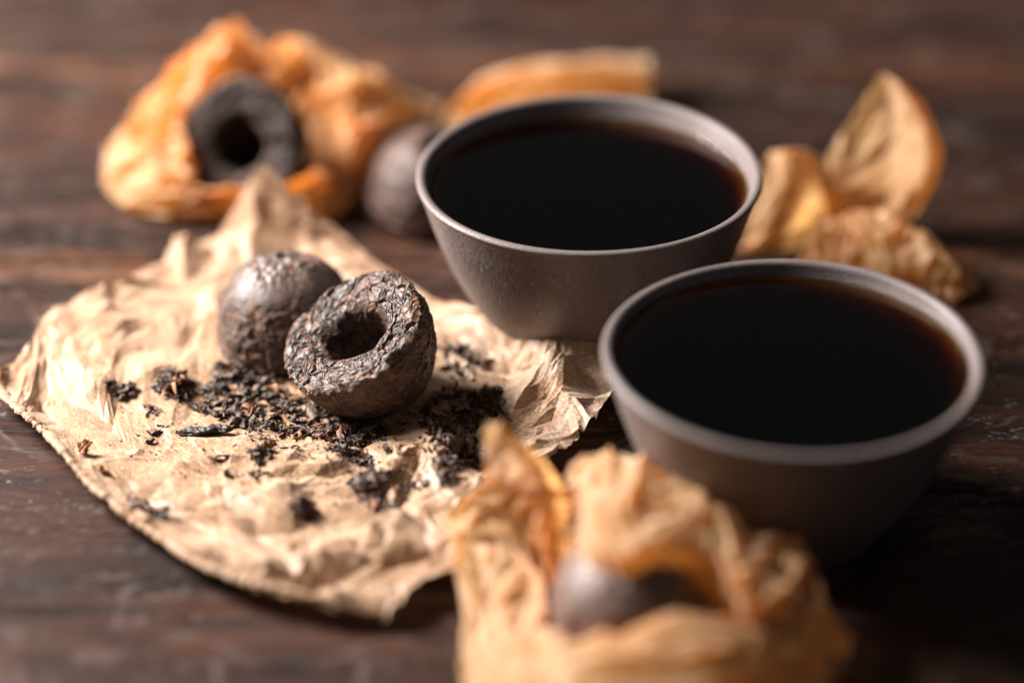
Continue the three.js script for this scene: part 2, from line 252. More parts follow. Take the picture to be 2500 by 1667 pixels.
function sheetShape(s, t) {
  const B = along(EB.back, s), Fr = along(EB.front, s), Le = along(EB.left, t), Ri = along(EB.right, t), [p00, p10, p01, p11] = [EB.back[0], EB.back.at(-1), EB.left.at(-1), EB.front.at(-1)];
  const cx = (c) => (1 - t) * B[c] + t * Fr[c] + (1 - s) * Le[c] + s * Ri[c] - ((1 - s) * (1 - t) * p00[c] + s * (1 - t) * p10[c] + (1 - s) * t * p01[c] + s * t * p11[c]);
  const x = cx(0), z = cx(2), span = 125, dB = t * span, dF = (1 - t) * span, dL = s * span, dR = (1 - s) * span;
  // how far each lifted edge carries into the sheet
  const h = Math.max(B[1] * Math.pow(clamp(1 - dB / lerp(44, 16, s)), 1.5), Le[1] * Math.pow(clamp(1 - dL / lerp(44, 18, t)), 1.5), Fr[1] * Math.pow(clamp(1 - dF / lerp(10, 13, s)), 1.6), Ri[1] * Math.pow(clamp(1 - dR / 26), 1.3));
  const ridge = 5 * sstep(0, 0.14, s + t) * clamp(1 - Math.abs(s - t * 1.1) / 0.11) * clamp(1 - (s + t) / 0.62);
  const fl = bare(x, z), fr = sstep(16, 3, Math.hypot(dL, dF * 0.8));
  const rag = sstep(3, 0, dF) * sstep(0.55, 0.7, s) + 0.6 * sstep(3, 0, dR);
  return [x + rag * (1.2 * vnoise(x / 7, z / 7, 91) + 0.5 * vnoise(x / 2.4, z / 2.4, 92)), 1.3 + h + ridge + folded(x, z) * fl * 1.15 + fr * 3.6 * facet(Math.atan2(dF + 2, dL + 2) * 5.5 + 3, 0.3, 7), z + rag * (1.4 * vnoise(x / 7, z / 7, 93) + 0.6 * vnoise(x / 2.4, z / 2.4, 94))];
}
function bare(x, z) { let f = 1; for (const q of [[-32, 22, 12], [-49, 2, 14]]) f *= 0.15 + 0.85 * sstep(q[2] * 0.5, q[2] * 1.6, Math.hypot(x - q[0], z - q[1])); return f; }
function sheetGeometry() {
  const calm = (p) => bare(p[0], p[2]) * (1 - 0.4 * sstep(45, 15, Math.hypot(p[0] + 75, p[2] - 35))) * (1 + 0.5 * sstep(34, 12, Math.hypot(p[0] - 18, p[2] - 22)) + 0.6 * sstep(55, 20, Math.hypot(p[0] + 30, p[2] - 80)) + 0.5 * sstep(26, 8, Math.hypot(p[0] + 38, p[2] - 52)));
  const g = crumpledPaper(sheetShape, 10, 10, { amps: [2.1, 1.25, 0.5, 0.15, 0.03], hold: 0.5, seed: 21, floor: 0.35, split: 2, about: SHEET_AT, uvw: [2.2, 2.2], calm }), p = g.attributes.position;
  for (let i = 0; i < p.count; i++) { const x = p.getX(i) * 1000 + SHEET_AT[0], y = p.getY(i) * 1000, z = p.getZ(i) * 1000 + SHEET_AT[2], key = Math.round(x) * 1000 + Math.round(z); if (!(relief.get(key) > y)) relief.set(key, y); }
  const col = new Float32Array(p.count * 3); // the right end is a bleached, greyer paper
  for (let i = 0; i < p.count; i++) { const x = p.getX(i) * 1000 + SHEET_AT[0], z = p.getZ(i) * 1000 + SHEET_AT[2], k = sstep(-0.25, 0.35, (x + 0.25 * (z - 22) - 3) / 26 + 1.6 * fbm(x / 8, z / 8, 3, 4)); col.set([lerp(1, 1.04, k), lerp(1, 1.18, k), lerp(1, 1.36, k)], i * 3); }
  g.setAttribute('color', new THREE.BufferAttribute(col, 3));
  return g;
}
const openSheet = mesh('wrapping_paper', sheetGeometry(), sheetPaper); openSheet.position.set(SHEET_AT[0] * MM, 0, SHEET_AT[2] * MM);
tag(openSheet, 'large opened sheet of crumpled tan paper with tea crumbs and two tea cakes on it', 'wrapping paper', 'tan paper wrappers');
{ // the edge of the sheet rolled into a thin ribbed cord along its near left side
  const n = 420, m = 12, pos = [], uv = [], idx = [], line = EB.front.slice(0, 11), dirOf = (a, b) => { const d = [b[0] - a[0], b[1] - a[1], b[2] - a[2]], l = Math.hypot(...d); return d.map((q) => q / l); };
  for (let i = 0; i <= n; i++) {
    const s = i / n, p = along(line, s), d = dirOf(along(line, Math.max(0, s - 0.01)), along(line, Math.min(1, s + 0.01))), side = [-d[2], 0, d[0]], fade = sstep(1, 0.82, s) * sstep(0, 0.04, s);
    const R = (0.62 + 0.22 * vnoise(s * 26, 1, 2) + 0.05 * Math.sin(s * 700 + 9 * vnoise(s * 30, 5, 1)) + 0.22 * vnoise(s * 120, 3, 3)) * (0.25 + 0.75 * fade), lift = 0.5 * vnoise(s * 14, 4, 4);
    for (let j = 0; j <= m; j++) { const a = j / m * 6.2832, w = R * 1.5 * Math.cos(a), y = Math.max(0.3, p[1] + 0.7 + lift + R * Math.sin(a)); pos.push((p[0] + side[0] * w - SHEET_AT[0]) * MM, y * MM, (p[2] + side[2] * w - SHEET_AT[2]) * MM); uv.push(s * 2, j / m * 0.15); }
  }
  for (let i = 0; i < n; i++) for (let j = 0; j < m; j++) { const a = i * (m + 1) + j, b = a + 1, c = a + m + 1, e = c + 1; idx.push(a, b, c, b, e, c); }
  const g = new THREE.BufferGeometry(); g.setAttribute('position', new THREE.Float32BufferAttribute(pos, 3)); g.setAttribute('uv', new THREE.Float32BufferAttribute(uv, 2)); g.setAttribute('color', new THREE.Float32BufferAttribute(new Float32Array(pos.length).fill(1), 3)); g.setIndex(idx); g.computeVertexNormals();
  mesh('rolled_edge', g, sheetPaper, openSheet);
}
const groundAt = (x, z) => relief.get(Math.round(x) * 1000 + Math.round(z)) ?? 0;

// ------------------------------------------------------------------ pressed tea cakes
function worley(x, y, z) {                                           // nearest two cell centres
  const i = Math.floor(x), j = Math.floor(y), k = Math.floor(z); let f1 = 9, f2 = 9, id = 0, cx = 0, cy = 0, cz = 0;
  for (let a = -1; a < 2; a++) for (let b = -1; b < 2; b++) for (let c = -1; c < 2; c++) {
    const I = i + a, J = j + b, K = k + c, px = I + hash(I, J, K), py = J + hash(I + 71, J, K), pz = K + hash(I, J + 37, K), d = Math.hypot(px - x, py - y, pz - z);
    if (d < f1) { f2 = f1; f1 = d; id = hash(I + 5, J + 9, K + 2); cx = px; cy = py; cz = pz; } else if (d < f2) f2 = d;
  }
  return { f1, f2, id, dx: x - cx, dy: y - cy, dz: z - cz };
}
// open side up at y = 0, hollow in the middle, dome below
const CAKE = [[0, -12.5], [3, -12.2], [5.6, -10.4], [6.3, -7], [6.5, -4], [6.8, -2], [7.5, -0.9], [8.9, -0.4], [11.2, -0.1], [13.2, 0.25], [14.6, 0.25], [15.25, -0.3], [15.45, -1.6], [15.4, -4], [15.1, -6.6], [14.4, -9.6], [13.1, -12.8], [10.8, -16.0], [7.6, -18.6], [4, -20.0], [0, -20.5]];
function cakeGeometry(seed, nt, np, dent) {
  const prof = CAKE.map((p) => [p[0], p[1], 0]), C = nt + 1, pos = new Float32Array(C * (np + 1) * 3), col = new Float32Array(C * (np + 1) * 3);
  for (let j = 0; j <= np; j++) {
    const q = along(prof, j / np), q0 = along(prof, Math.max(0, j / np - 0.004)), q1 = along(prof, Math.min(1, j / np + 0.004));
    let nr = -(q1[1] - q0[1]), ny = q1[0] - q0[0]; const l = Math.hypot(nr, ny) || 1; nr /= -l; ny /= l; // outward
    const pk = j / np, ring = sstep(0.585, 0.55, pk), lip = Math.exp(-Math.pow((pk - 0.55) / 0.028, 2));
    for (let i = 0; i <= nt; i++) {
      const th = i / nt * Math.PI * 2, ct = Math.cos(th), st = Math.sin(th), r = Math.max(0, q[0]), bend = 1 + 0.11 * sstep(9.5, 6, r) * (pk < 0.5 ? 1 : 0) * (vnoise(ct * 1.3 + seed, st * 1.3, 9) + 0.6 * vnoise(ct * 3.2, st * 3.2 + seed, q[1] / 3)) + 0.035 * vnoise(ct * 1.4 + seed, st * 1.4, 2) + 0.02 * vnoise(ct * 3, st * 3, seed);
      let x = r * ct * bend, y = q[1] + 0.9 * ring * vnoise(ct * 1.7 + seed, st * 1.7, 6), z = r * st * bend;
      const wob = 0.9, X = x + wob * vnoise(x / 2, y / 2, z / 2 + seed), Y = y + wob * vnoise(x / 2 + 9, y / 2, z / 2), Z = z + wob * vnoise(x / 2, y / 2 + 9, z / 2);
      // leaves that lie round the ring, pressed flat: cells drawn out along the ring
      const ta = Math.atan2(Z, X), k1 = ring > 0.01 ? worley(Math.hypot(X, Z) / 3.4, ta * 2.2 + seed, Y / 3.6) : null, k2 = worley(X / 3.2 + seed, Y / 2.0, Z / 3.2);
      const leaf = (k) => (k.id - 0.5) * 0.9 + (k.dx * (hash(k.id * 1e6 | 0, 1, 1) - 0.5) + k.dy * (hash(k.id * 1e6 | 0, 2, 1) - 0.5) + k.dz * (hash(k.id * 1e6 | 0, 3, 1) - 0.5)) * 1.6 - 0.42 * (1 - sstep(0, 0.12, k.f2 - k.f1));
      let d = 0, cell = k2.id, gap = sstep(0, 0.25, k2.f2 - k2.f1);
      const dome = leaf(k2) * 0.34 + 0.5 * fbm(x / 1.1, y / 1.1, z / 1.1 + seed, 3) + 0.35 * vnoise(x / 6, y / 6 + seed, z / 6);
      if (k1) {
        const an = (hash(k1.id * 1e6 | 0, 7, 1) - 0.5) * 2.2, a = Math.hypot(X, Z) + Y * 0.7, b = ta * 10.5, qx = b + 0.9 * vnoise(x / 1.6, y / 1.6, z / 1.6 + 3), qy = a + 0.7 * vnoise(x / 1.3 + 5, y / 1.3, z / 1.3), u = qx * Math.cos(an) + qy * Math.sin(an), v = -qx * Math.sin(an) + qy * Math.cos(an);
        const rid = (n) => 1 - 2 * Math.pow(Math.abs(n), 0.6), wr = rid(vnoise(u / 2.6, v / 0.75, k1.id * 40)), wr2 = rid(vnoise(u / 1.2, v / 0.42, k1.id * 80 + 3));
        d = ring * (leaf(k1) * 0.55 - 0.26 * wr - 0.15 * wr2 + 0.34 * fbm(x * 0.8, y * 0.8, z * 0.8, 3));
        if (ring > 0.5) { cell = k1.id; gap = sstep(0, 0.14, k1.f2 - k1.f1); }
      }
      d += (1 - ring) * dome + lip * (0.55 * vnoise(x * 0.9, y * 0.9, z * 0.9 + 7) + 0.4 * vnoise(x * 2.2, y * 2.2, z * 2.2));
      if (dent && pk > 0.8) d -= dent * sstep(0.8, 0.93, pk) * clamp(0.3 + facet(th * 0.9 + seed, pk * 5, 1));
      x += nr * ct * d; y += ny * d; z += nr * st * d;
      const id = j * C + i; pos.set([x * MM, y * MM, z * MM], id * 3);
      let c = mix3([0.030, 0.019, 0.015], [0.112, 0.076, 0.060], clamp(0.25 + 0.5 * cell + 0.5 * vnoise(x / 2, y / 2, z / 2 + 21)));
      c = mix3(c, [0.118, 0.086, 0.073], (1 - ring) * clamp(0.35 + 1.2 * fbm(x / 3, y / 3, z / 3, 2)));
      const h7 = hash(cell * 1e6 | 0, 11, 3), tan = (ring > 0.5 ? (0.55 * sstep(0.5, 0.75, vnoise(x / 1.1, y / 1.1, z / 1.1 + 13) + 0.25 * h7)) : 0.5 * sstep(0.3, 0.75, vnoise(x / 2.0, y / 1.1, z / 2.0 + 3) + 0.45 * vnoise(x * 1.6, y * 2.2, z * 1.6))) + 0.55 * lip * clamp(0.3 + 1.3 * vnoise(x / 1.2, y / 1.2, z / 1.2));
      c = mix3(c, [0.24, 0.105, 0.05], clamp(tan));
      
      c = c.map((v) => v * (1 + 0.35 * vnoise(x * 2.1, y * 2.1, z * 2.1)));
      col.set(c, id * 3);
    }
  }
  const idx = []; for (let j = 0; j < np; j++) for (let i = 0; i < nt; i++) { const a = j * C + i, b = a + 1, c = a + C, d = c + 1; idx.push(a, c, b, b, c, d); }
  const g = new THREE.BufferGeometry(); g.setAttribute('position', new THREE.BufferAttribute(pos, 3)); g.setAttribute('color', new THREE.BufferAttribute(col, 3)); g.setIndex(idx); g.computeVertexNormals();
  const n = g.attributes.normal; for (let j = 0; j <= np; j++) { const a = j * C, b = a + nt, m = new THREE.Vector3(n.getX(a) + n.getX(b), n.getY(a) + n.getY(b), n.getZ(a) + n.getZ(b)).normalize(); n.setXYZ(a, m.x, m.y, m.z); n.setXYZ(b, m.x, m.y, m.z); }
  return g;
}
const UP = new THREE.Vector3(0, 1, 0);
function cake(geo, at, normal, spin, size, label, look = pressedTea) {
  const group = 'nest-shaped cakes of pressed dark tea', o = mesh('tea_cake', geo, look); o.position.set(...at.map((v) => v * MM)); o.scale.setScalar(size);
  o.quaternion.setFromUnitVectors(UP, new THREE.Vector3(...normal).normalize()).multiply(new THREE.Quaternion().setFromAxisAngle(UP, spin));
  return tag(o, label, 'tea cake', group);
}
const fineCake = cakeGeometry(3, 560, 460, 0), plainCake = cakeGeometry(8, 300, 260, 2.2);
cake(fineCake, [-33.6, 18.6, 26.5], [-0.453, 0.847, 0.273], 0.6, 1.03, 'sharp tea cake tipped on its dome so its hollow shows, on the opened paper');
cake(plainCake, [-48.6, 1.2, 2.4], [0.13, -1, 0.06], 0.8, 1.02, 'tea cake standing dome up on the opened paper behind the tipped one');
cake(plainCake, [-65.8, 15.5, -65.9], [-0.33, 0.44, 0.83], 2.1, 1.0, 'blurred tea cake with its hollow facing out, nested in the crumpled wrapper at the back', shadedTea);
cake(plainCake, [22.3, 1.5, 107.8], [0.10, -1, -0.12], 3.3, 1.0, 'strongly blurred tea cake with light painted into its colour, lying in the front wrapper', teaBrick(0.44, new THREE.Color(1.5, 1.46, 1.46)));  // colour raised to paint in light that does not reach this cake
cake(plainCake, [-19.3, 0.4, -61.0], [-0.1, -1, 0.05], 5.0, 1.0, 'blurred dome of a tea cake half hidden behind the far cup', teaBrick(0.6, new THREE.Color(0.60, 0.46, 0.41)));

// ------------------------------------------------------------------ the wrappers
function bag(center, spokes, r0) {                                   // spokes: [crest, flare]; rings from the middle under the cake outwards
  const c = center, base = (k, h) => spokes.map(([a]) => { const dx = a[0] - c[0], dz = a[2] - c[2], l = Math.hypot(dx, dz) || 1; return [c[0] + dx / l * r0 * k, h, c[2] + dz / l * r0 * k]; });
  const mid = spokes.map(([a], i) => { const b = base(1, 0.4)[i]; return [lerp(b[0], a[0], 0.75), lerp(b[1], a[1], 0.5), lerp(b[2], a[2], 0.75)]; });
  const half = spokes.map(([a, b]) => [lerp(a[0], b[0], 0.5), lerp(a[1], b[1], 0.42) + 1.0, lerp(a[2], b[2], 0.5)]);
  return [base(0.15, 0.4), base(0.7, 0.4), base(1, 0.6), mid, spokes.map((s) => s[0]), half, spokes.map((s) => s[1])];
}
function wrapper(at, label, parts) {
  const g = mergeGeometries(parts.map(([rows, nu, nv, o]) => crumpledPaper(through(rows, o.closed, o.soft), nu, nv, { ...o, about: at, uvw: o.closed ? [3, 1.3] : [1, 1] })));
  const o = mesh('paper_wrapper', g, wrapPaper); o.position.set(...at.map((v) => v * MM));
  return tag(o, label, 'paper wrapper', 'tan paper wrappers');
}
const backSpokes = [
  [[-77.7, 15.0, -65.0], [-98.9, 9.0, -75.8]], [[-79.1, 20.0, -71.3], [-93.8, 14.0, -84.8]], [[-76.1, 25.0, -80.3], [-84.2, 22.0, -85.4]], [[-72.7, 27.0, -96.1], [-76.4, 27.0, -100.0]], [[-66.4, 28.0, -97.8], [-67.8, 29.0, -102.1]], [[-57.7, 25.0, -95.3], [-61.0, 27.0, -97.4]],
  [[-48.9, 24.0, -92.4], [-53.2, 24.0, -107.9]], [[-41.4, 18.0, -87.6], [-32.6, 14.0, -104.9]], [[-39.9, 16.0, -79.5], [-17.9, 5.0, -105.9]], [[-40.6, 14.0, -71.7], [-32.9, 8.0, -84.9]], [[-44.4, 13.0, -64.4], [-35.2, 5.0, -73.1]], [[-48.6, 12.0, -56.1], [-42.3, 1.0, -55.9]],
  [[-59.6, 9.0, -56.7], [-57.7, 2.0, -54.0]], [[-69.9, 9.0, -55.8], [-72.2, 2.0, -54.0]], [[-75.9, 10.0, -54.8], [-89.1, 2.0, -56.2]], [[-77.8, 12.0, -59.5], [-98.2, 5.0, -63.9]]];
wrapper([-64.0, 0.0, -71.9], 'crumpled tan paper wrapper opened round the blurred tea cake at the back', [[bag([-64.0, 0.0, -71.9], backSpokes, 15), 28, 10, { closed: true, amps: [3.4, 2.4, 1.2, 0.3], hold: 0.3, seed: 2, calm: (p) => 0.55 + 0.75 * sstep(5, 18, p[1]) }]]);
const frontSpokes = [
  [[4.7, 7.0, 107.8], [-9.0, 3.0, 105.2]], [[4.4, 8.0, 98.3], [-11.2, 6.0, 91.4]], [[2.4, 11.0, 91.3], [-12.7, 9.0, 79.8]], [[3.2, 18.0, 90.7], [-5.4, 20.0, 84.1]], [[5.1, 26.0, 97.4], [-4.6, 32.0, 82.7]], [[8.0, 22.0, 94.3], [5.6, 26.0, 85.7]], [[10.6, 14.0, 91.3], [9.9, 14.0, 79.7]],
  [[12.9, 23.0, 108.3], [11.1, 22.0, 81.5]], [[19.8, 25.0, 113.6], [18.1, 24.0, 80.9]], [[27.6, 25.0, 112.2], [25.9, 23.0, 82.7]], [[36.5, 22.0, 109.9], [35.3, 20.0, 85.9]], [[40.0, 20.0, 116.8], [44.9, 16.0, 95.6]], [[43.3, 17.0, 121.2], [54.5, 15.0, 97.7]], [[42.8, 16.0, 123.1], [56.6, 12.0, 110.6]],
  [[39.8, 16.0, 120.9], [61.9, 4.0, 114.4]], [[30.4, 17.0, 121.9], [55.7, 6.0, 130.8]], [[20.3, 17.0, 125.3], [34.3, 11.0, 148.8]], [[10.2, 15.0, 128.7], [11.3, 11.0, 154.5]], [[5.4, 11.0, 119.7], [-8.2, 4.0, 128.3]]];
wrapper([23.0, 0.0, 105.9], 'strongly blurred crumpled golden paper wrapper round a tea cake in front of the near cup', [[bag([23.0, 0.0, 105.9], frontSpokes, 16), 26, 9, { closed: true, amps: [2.5, 1.7, 0.8, 0.2], hold: 0.45, seed: 6 }]]);
wrapper([77.8, 0.0, -49.0], 'crumpled paper wrapper with a tall upright flap, behind and right of the cups', [
  [[[[74.9, 1.0, -51.5], [80.7, 2.0, -48.6], [86.8, 3.0, -48.9], [90.1, 4.5, -47.2], [92.3, 6.0, -45.5], [95.3, 3.0, -52.6]], [[72.6, 10.0, -52.1], [80.3, 11.0, -50.2], [87.6, 12.5, -48.5], [91.9, 15.0, -43.7], [95.4, 17.0, -40.9], [99.1, 13.0, -48.6]], [[74.9, 18.0, -56.8], [82.0, 19.0, -56.6], [89.4, 20.5, -55.2], [93.2, 23.0, -50.2], [96.9, 25.0, -45.1], [101.1, 21.0, -53.1]], [[80.9, 26.0, -60.9], [85.1, 27.0, -61.6], [89.5, 28.0, -60.8], [91.8, 30.0, -57.3], [94.0, 31.5, -54.2], [97.1, 28.0, -60.5]], [[86.2, 34.0, -63.6], [87.0, 34.5, -64.4], [87.8, 35.0, -63.8], [88.3, 35.5, -61.6], [88.7, 36.0, -58.8], [90.5, 33.0, -62.8]]], 5, 5, { amps: [0.9, 0.9, 0.4, 0.1, 0.03], hold: 0.45, seed: 34, soft: 0.15 }],
  [[[[53.4, 0.4, -40.8], [61.5, 0.4, -39.8], [70.1, 0.4, -44.0], [77.7, 0.4, -48.3]], [[54.0, 1.5, -42.0], [62.3, 5.0, -39.8], [71.5, 4.0, -50.3], [77.9, 4.0, -52.5]], [[56.9, 12.0, -46.1], [63.2, 14.0, -44.5], [71.0, 12.0, -50.5], [78.3, 8.0, -58.2]], [[59.6, 19.0, -52.5], [65.8, 20.0, -53.9], [72.4, 16.0, -56.2], [77.1, 10.0, -63.4]], [[63.6, 14.0, -60.1], [70.2, 14.0, -64.7], [75.8, 10.0, -65.7], [80.6, 6.0, -68.9]]], 5, 5, { amps: [1.2, 0.9, 0.4, 0.12], hold: 0.4, seed: 9 }],
  [[[[62.4, 0.4, -27.4], [72.2, 0.4, -25.4], [84.5, 0.4, -19.4], [96.1, 0.4, -17.4], [99.7, 0.4, -15.4]], [[67.8, 5.0, -33.5], [75.5, 7.0, -32.0], [85.5, 8.0, -24.0], [94.8, 7.0, -19.7], [101.7, 2.0, -16.6]], [[69.6, 9.0, -34.6], [77.6, 11.0, -35.1], [87.3, 12.0, -33.2], [93.8, 11.0, -28.8], [106.4, 2.0, -21.5]], [[75.3, 9.0, -41.0], [81.4, 10.0, -41.2], [89.5, 9.0, -41.0], [95.2, 8.0, -30.2], [101.0, 5.0, -27.3]], [[77.8, 1.0, -49.3], [84.7, 1.0, -47.2], [92.4, 1.0, -42.9], [97.4, 1.0, -34.5], [100.2, 1.0, -26.3]]], 8, 6, { amps: [2.4, 1.5, 0.7, 0.2], hold: 0.4, seed: 4 }]]);
wrapper([8.1, 0.0, -97.3], 'folded orange piece of wrapping paper lying behind the rim of the far cup', [
  [[[[-18.2, 0.4, -96.5], [-2.9, 0.4, -96.5], [13.7, 0.4, -99.0], [33.7, 0.4, -103.9]], [[-17.3, 4.0, -104.1], [-7.3, 8.0, -106.0], [13.7, 9.0, -106.5], [35.1, 6.0, -112.7]], [[-15.6, 7.0, -103.0], [-6.2, 14.0, -107.5], [13.7, 16.0, -111.0], [35.2, 12.0, -118.3]], [[-13.0, 4.0, -111.8], [-2.9, 11.0, -117.8], [16.2, 13.0, -120.1], [35.1, 10.0, -128.0]], [[-11.9, 0.4, -114.1], [-1.8, 0.4, -127.1], [16.6, 0.4, -132.4], [33.8, 0.4, -132.4]]], 9, 5, { amps: [1.2, 0.8, 0.4, 0.12], hold: 0.5, seed: 5 }]]);

// ------------------------------------------------------------------ cups and tea
function cup(at, R, tilt, label, seed) {
  const H = 38, k = R / 36.4, pts = [[0, 1.2], [15, 1.2], [17.6, 0.0], [19.4, 0.0], [20.2, 0.9], [21.4, 3.2], [24.6, 8], [28.0, 14], [31.0, 21], [33.4, 28], [35.2, 34], [36.0, 36.6], [36.4, 37.3], [36.2, 37.8], [35.6, 38.05], [34.9, 37.9], [34.4, 37.4], [34.05, 36.2], [33.3, 34], [31.2, 28], [28.6, 21], [25.4, 14], [21.6, 8], [17, 4.6], [9, 3.6], [0, 3.4]];
  const sp = pts.map((p) => [p[0] * k, p[1], 0]), prof = Array.from({ length: 150 }, (_, i) => { const q = along(sp, i / 149); return new THREE.Vector2(Math.max(0, q[0]) * MM, q[1] * MM); });
  const g = new THREE.LatheGeometry(prof, 200), p = g.attributes.position;
  for (let i = 0; i < p.count; i++) { const x = p.getX(i), y = p.getY(i), z = p.getZ(i), a = Math.atan2(z, x), w = 1 + 0.006 * Math.sin(2 * a + seed) * (y / 0.038) + 0.003 * vnoise(Math.cos(a) * 3 + seed, Math.sin(a) * 3, y * 120) + 0.003 * vnoise(Math.cos(a) * 0.6, Math.sin(a) * 0.6 + seed, y * 260 + a * 0.25) * sstep(0.036, 0.03, y); p.setXYZ(i, x * w, y + 0.0004 * Math.sin(2 * a + 2 * seed) * (y / 0.038), z * w); }
  g.computeVertexNormals();
  const o = mesh('teacup', g, clay); o.position.set(...at.map((v) => v * MM)); o.rotation.set(tilt[0], seed * 1.3, tilt[1]);
  return tag(o, label, 'teacup', 'brown clay teacups');
}
function teaIn(at, R, level, label) {
  const k = R / 36.4, inner = [[0, 3.1], [9, 3.3], [17.2, 4.3], [21.9, 7.6], [25.8, 13.8], [29.0, 20.8], [31.6, 27.8], [33.3, 33.8], [33.9, 36.0]];
  const out = []; for (const q of inner) { if (q[1] < level) out.push(q); else { const a = out.at(-1), t = (level - a[1]) / (q[1] - a[1]); out.push([lerp(a[0], q[0], t), level + 0.35]); break; } }
  const r = out.at(-1)[0]; out.push([r - 0.5, level + 0.12], [r - 1.1, level + 0.02], [r - 2, level], [0, level]);
  const g = new THREE.LatheGeometry(out.map((q) => new THREE.Vector2(q[0] * k * MM, q[1] * MM)), 160), o = mesh('tea', g, teaLiquid);
  o.position.set(...at.map((v) => v * MM)); return tag(o, label, 'tea', 'dark tea in the cups');
}
const flatten = (p) => [p[0], 0, p[2]];
const cupA = flatten([16.9, 38.0, -8.5]), cupB = flatten([53.7, 38.0, 66.6]);
cup(cupA, 37.7, [-0.012, 0.016], 'dark brown clay teacup farther back, with orange paper behind its rim', 1);
cup(cupB, 36.4, [0.012, 0], 'dark brown clay teacup nearer the camera, on the right', 2);
const teaA = teaIn(cupA, 37.7, 34.0, 'nearly black tea in the farther cup with a few bubbles at its right edge');
teaIn(cupB, 36.4, 35.6, 'nearly black tea filling the nearer cup on the right');
{ const r = rng(5); for (const [a, s] of [[-41, 1.3], [-37.5, 1.5], [-34, 1.2], [-30.5, 1.6], [-27, 1.1], [-24, 0.8], [-21, 1.4]]) { const q = a * Math.PI / 180, R = 34.1; const b = mesh('bubble', new THREE.SphereGeometry(s * MM, 20, 12), bubbleSkin, teaA); b.position.set(R * Math.cos(q) * MM, (34.1 + 0.1 * r()) * MM, R * Math.sin(q) * MM); } }

// ------------------------------------------------------------------ loose leaves
function leafPiece(r, len, wid, curl, rough, flat = 0.34, fine = 0) {                       // a shrivelled, twisted strand, millimetres
  const n = fine ? 44 : 9, m = fine ? 18 : 7, pos = [], col = [], idx = [], tw = (r() - 0.5) * 5, ph = r() * 6, sd = r() * 100, bendA = (r() - 0.5) * curl, bendB = (r() - 0.5) * curl * 0.6;
  const tint = r() < 0.10 ? [0.26, 0.12, 0.055] : mix3([0.022, 0.0135, 0.0105], [0.120, 0.074, 0.052], Math.pow(r(), 1.4));
  for (let i = 0; i <= n; i++) {
    const t = i / n - 0.5, w = wid * 0.5 * Math.pow(Math.max(0.06, 1 - Math.pow(Math.abs(2 * t), 2.4)), 0.6), cx = t * len, cy = bendB * len * t * t + 0.22 * wid * vnoise(t * 5, sd, 1), cz = bendA * len * t * t + 0.35 * wid * vnoise(t * 5, sd, 5);
    for (let j = 0; j < m; j++) {
      const a = j / m * Math.PI * 2, f = 1 + rough * vnoise(Math.cos(a) * 1.3 + sd, Math.sin(a) * 1.3, t * 7) + fine * (vnoise(Math.cos(a) * 2.6 + sd, Math.sin(a) * 2.6, t * 22) + 0.6 * vnoise(Math.cos(a) * 5 + sd, Math.sin(a) * 5, t * 55)), ey = w * flat * Math.sin(a) * f, ez = w * Math.cos(a) * f, q = tw * t + ph;
      pos.push(cx, cy + ey * Math.cos(q) - ez * Math.sin(q), cz + ey * Math.sin(q) + ez * Math.cos(q));
      const s = 1 + 0.5 * vnoise(t * 9, a * 2, sd); col.push(tint[0] * s, tint[1] * s, tint[2] * s);
    }
  }
  for (let i = 0; i < n; i++) for (let j = 0; j < m; j++) { const a = i * m + j, b = i * m + (j + 1) % m, c = a + m, d = b + m; idx.push(a, b, c, b, d, c); }
  const g = new THREE.BufferGeometry(); g.setAttribute('position', new THREE.Float32BufferAttribute(pos.map((v) => v * MM), 3)); g.setAttribute('color', new THREE.Float32BufferAttribute(col, 3)); g.setIndex(idx); g.computeVertexNormals(); return g;
}
const lr = rng(77), heap = [], pileTop = new Map();
function drop(x, z, len, wid, curl, lift, spread = 0.5) {
  const y0 = groundAt(x, z); if (!y0) return;
  const g = leafPiece(lr, len, wid, curl, 0.8), key = Math.round(x / 1.5) * 1000 + Math.round(z / 1.5), top = pileTop.get(key) ?? 0;
  g.rotateX(lr() * 6).rotateZ((lr() - 0.5) * spread).rotateY(lr() * 6.283); g.translate(x * MM, (y0 + wid * 0.22 + Math.min(top, lift)) * MM, z * MM);
  pileTop.set(key, top + wid * 0.33); heap.push(g);
}
const poly = (pts) => pts;
function inside(p, q) { let c = false; for (let i = 0, j = p.length - 1; i < p.length; j = i++) if ((p[i][2] > q[1]) !== (p[j][2] > q[1]) && q[0] < (p[j][0] - p[i][0]) * (q[1] - p[i][2]) / (p[j][2] - p[i][2]) + p[i][0]) c = !c; return c; }
function scatter(pts, n, l0, l1, lift) {
  const xs = pts.map((p) => p[0]), zs = pts.map((p) => p[2]);
  for (let k = 0, tries = 0; k < n && tries < n * 20; tries++) { const x = lerp(Math.min(...xs), Math.max(...xs), lr()), z = lerp(Math.min(...zs), Math.max(...zs), lr()); if (!inside(pts, [x, z])) continue; const len = lerp(l0, l1, lr() * lr()); drop(x, z, len, Math.min(1.8, len * lerp(0.16, 0.42, lr())), 2.6, lift); k++; }
}
function clump(c, rad, n, l0, l1, lift) { for (let k = 0; k < n; k++) { const a = lr() * 6.283, d = rad * Math.pow(lr(), 0.8); const len = lerp(l0, l1, lr() * lr()) * 1.2; drop(c[0] + d * Math.cos(a), c[2] + d * Math.sin(a), len, Math.min(1.8, len * lerp(0.18, 0.45, lr())), 2.4, lift); } }
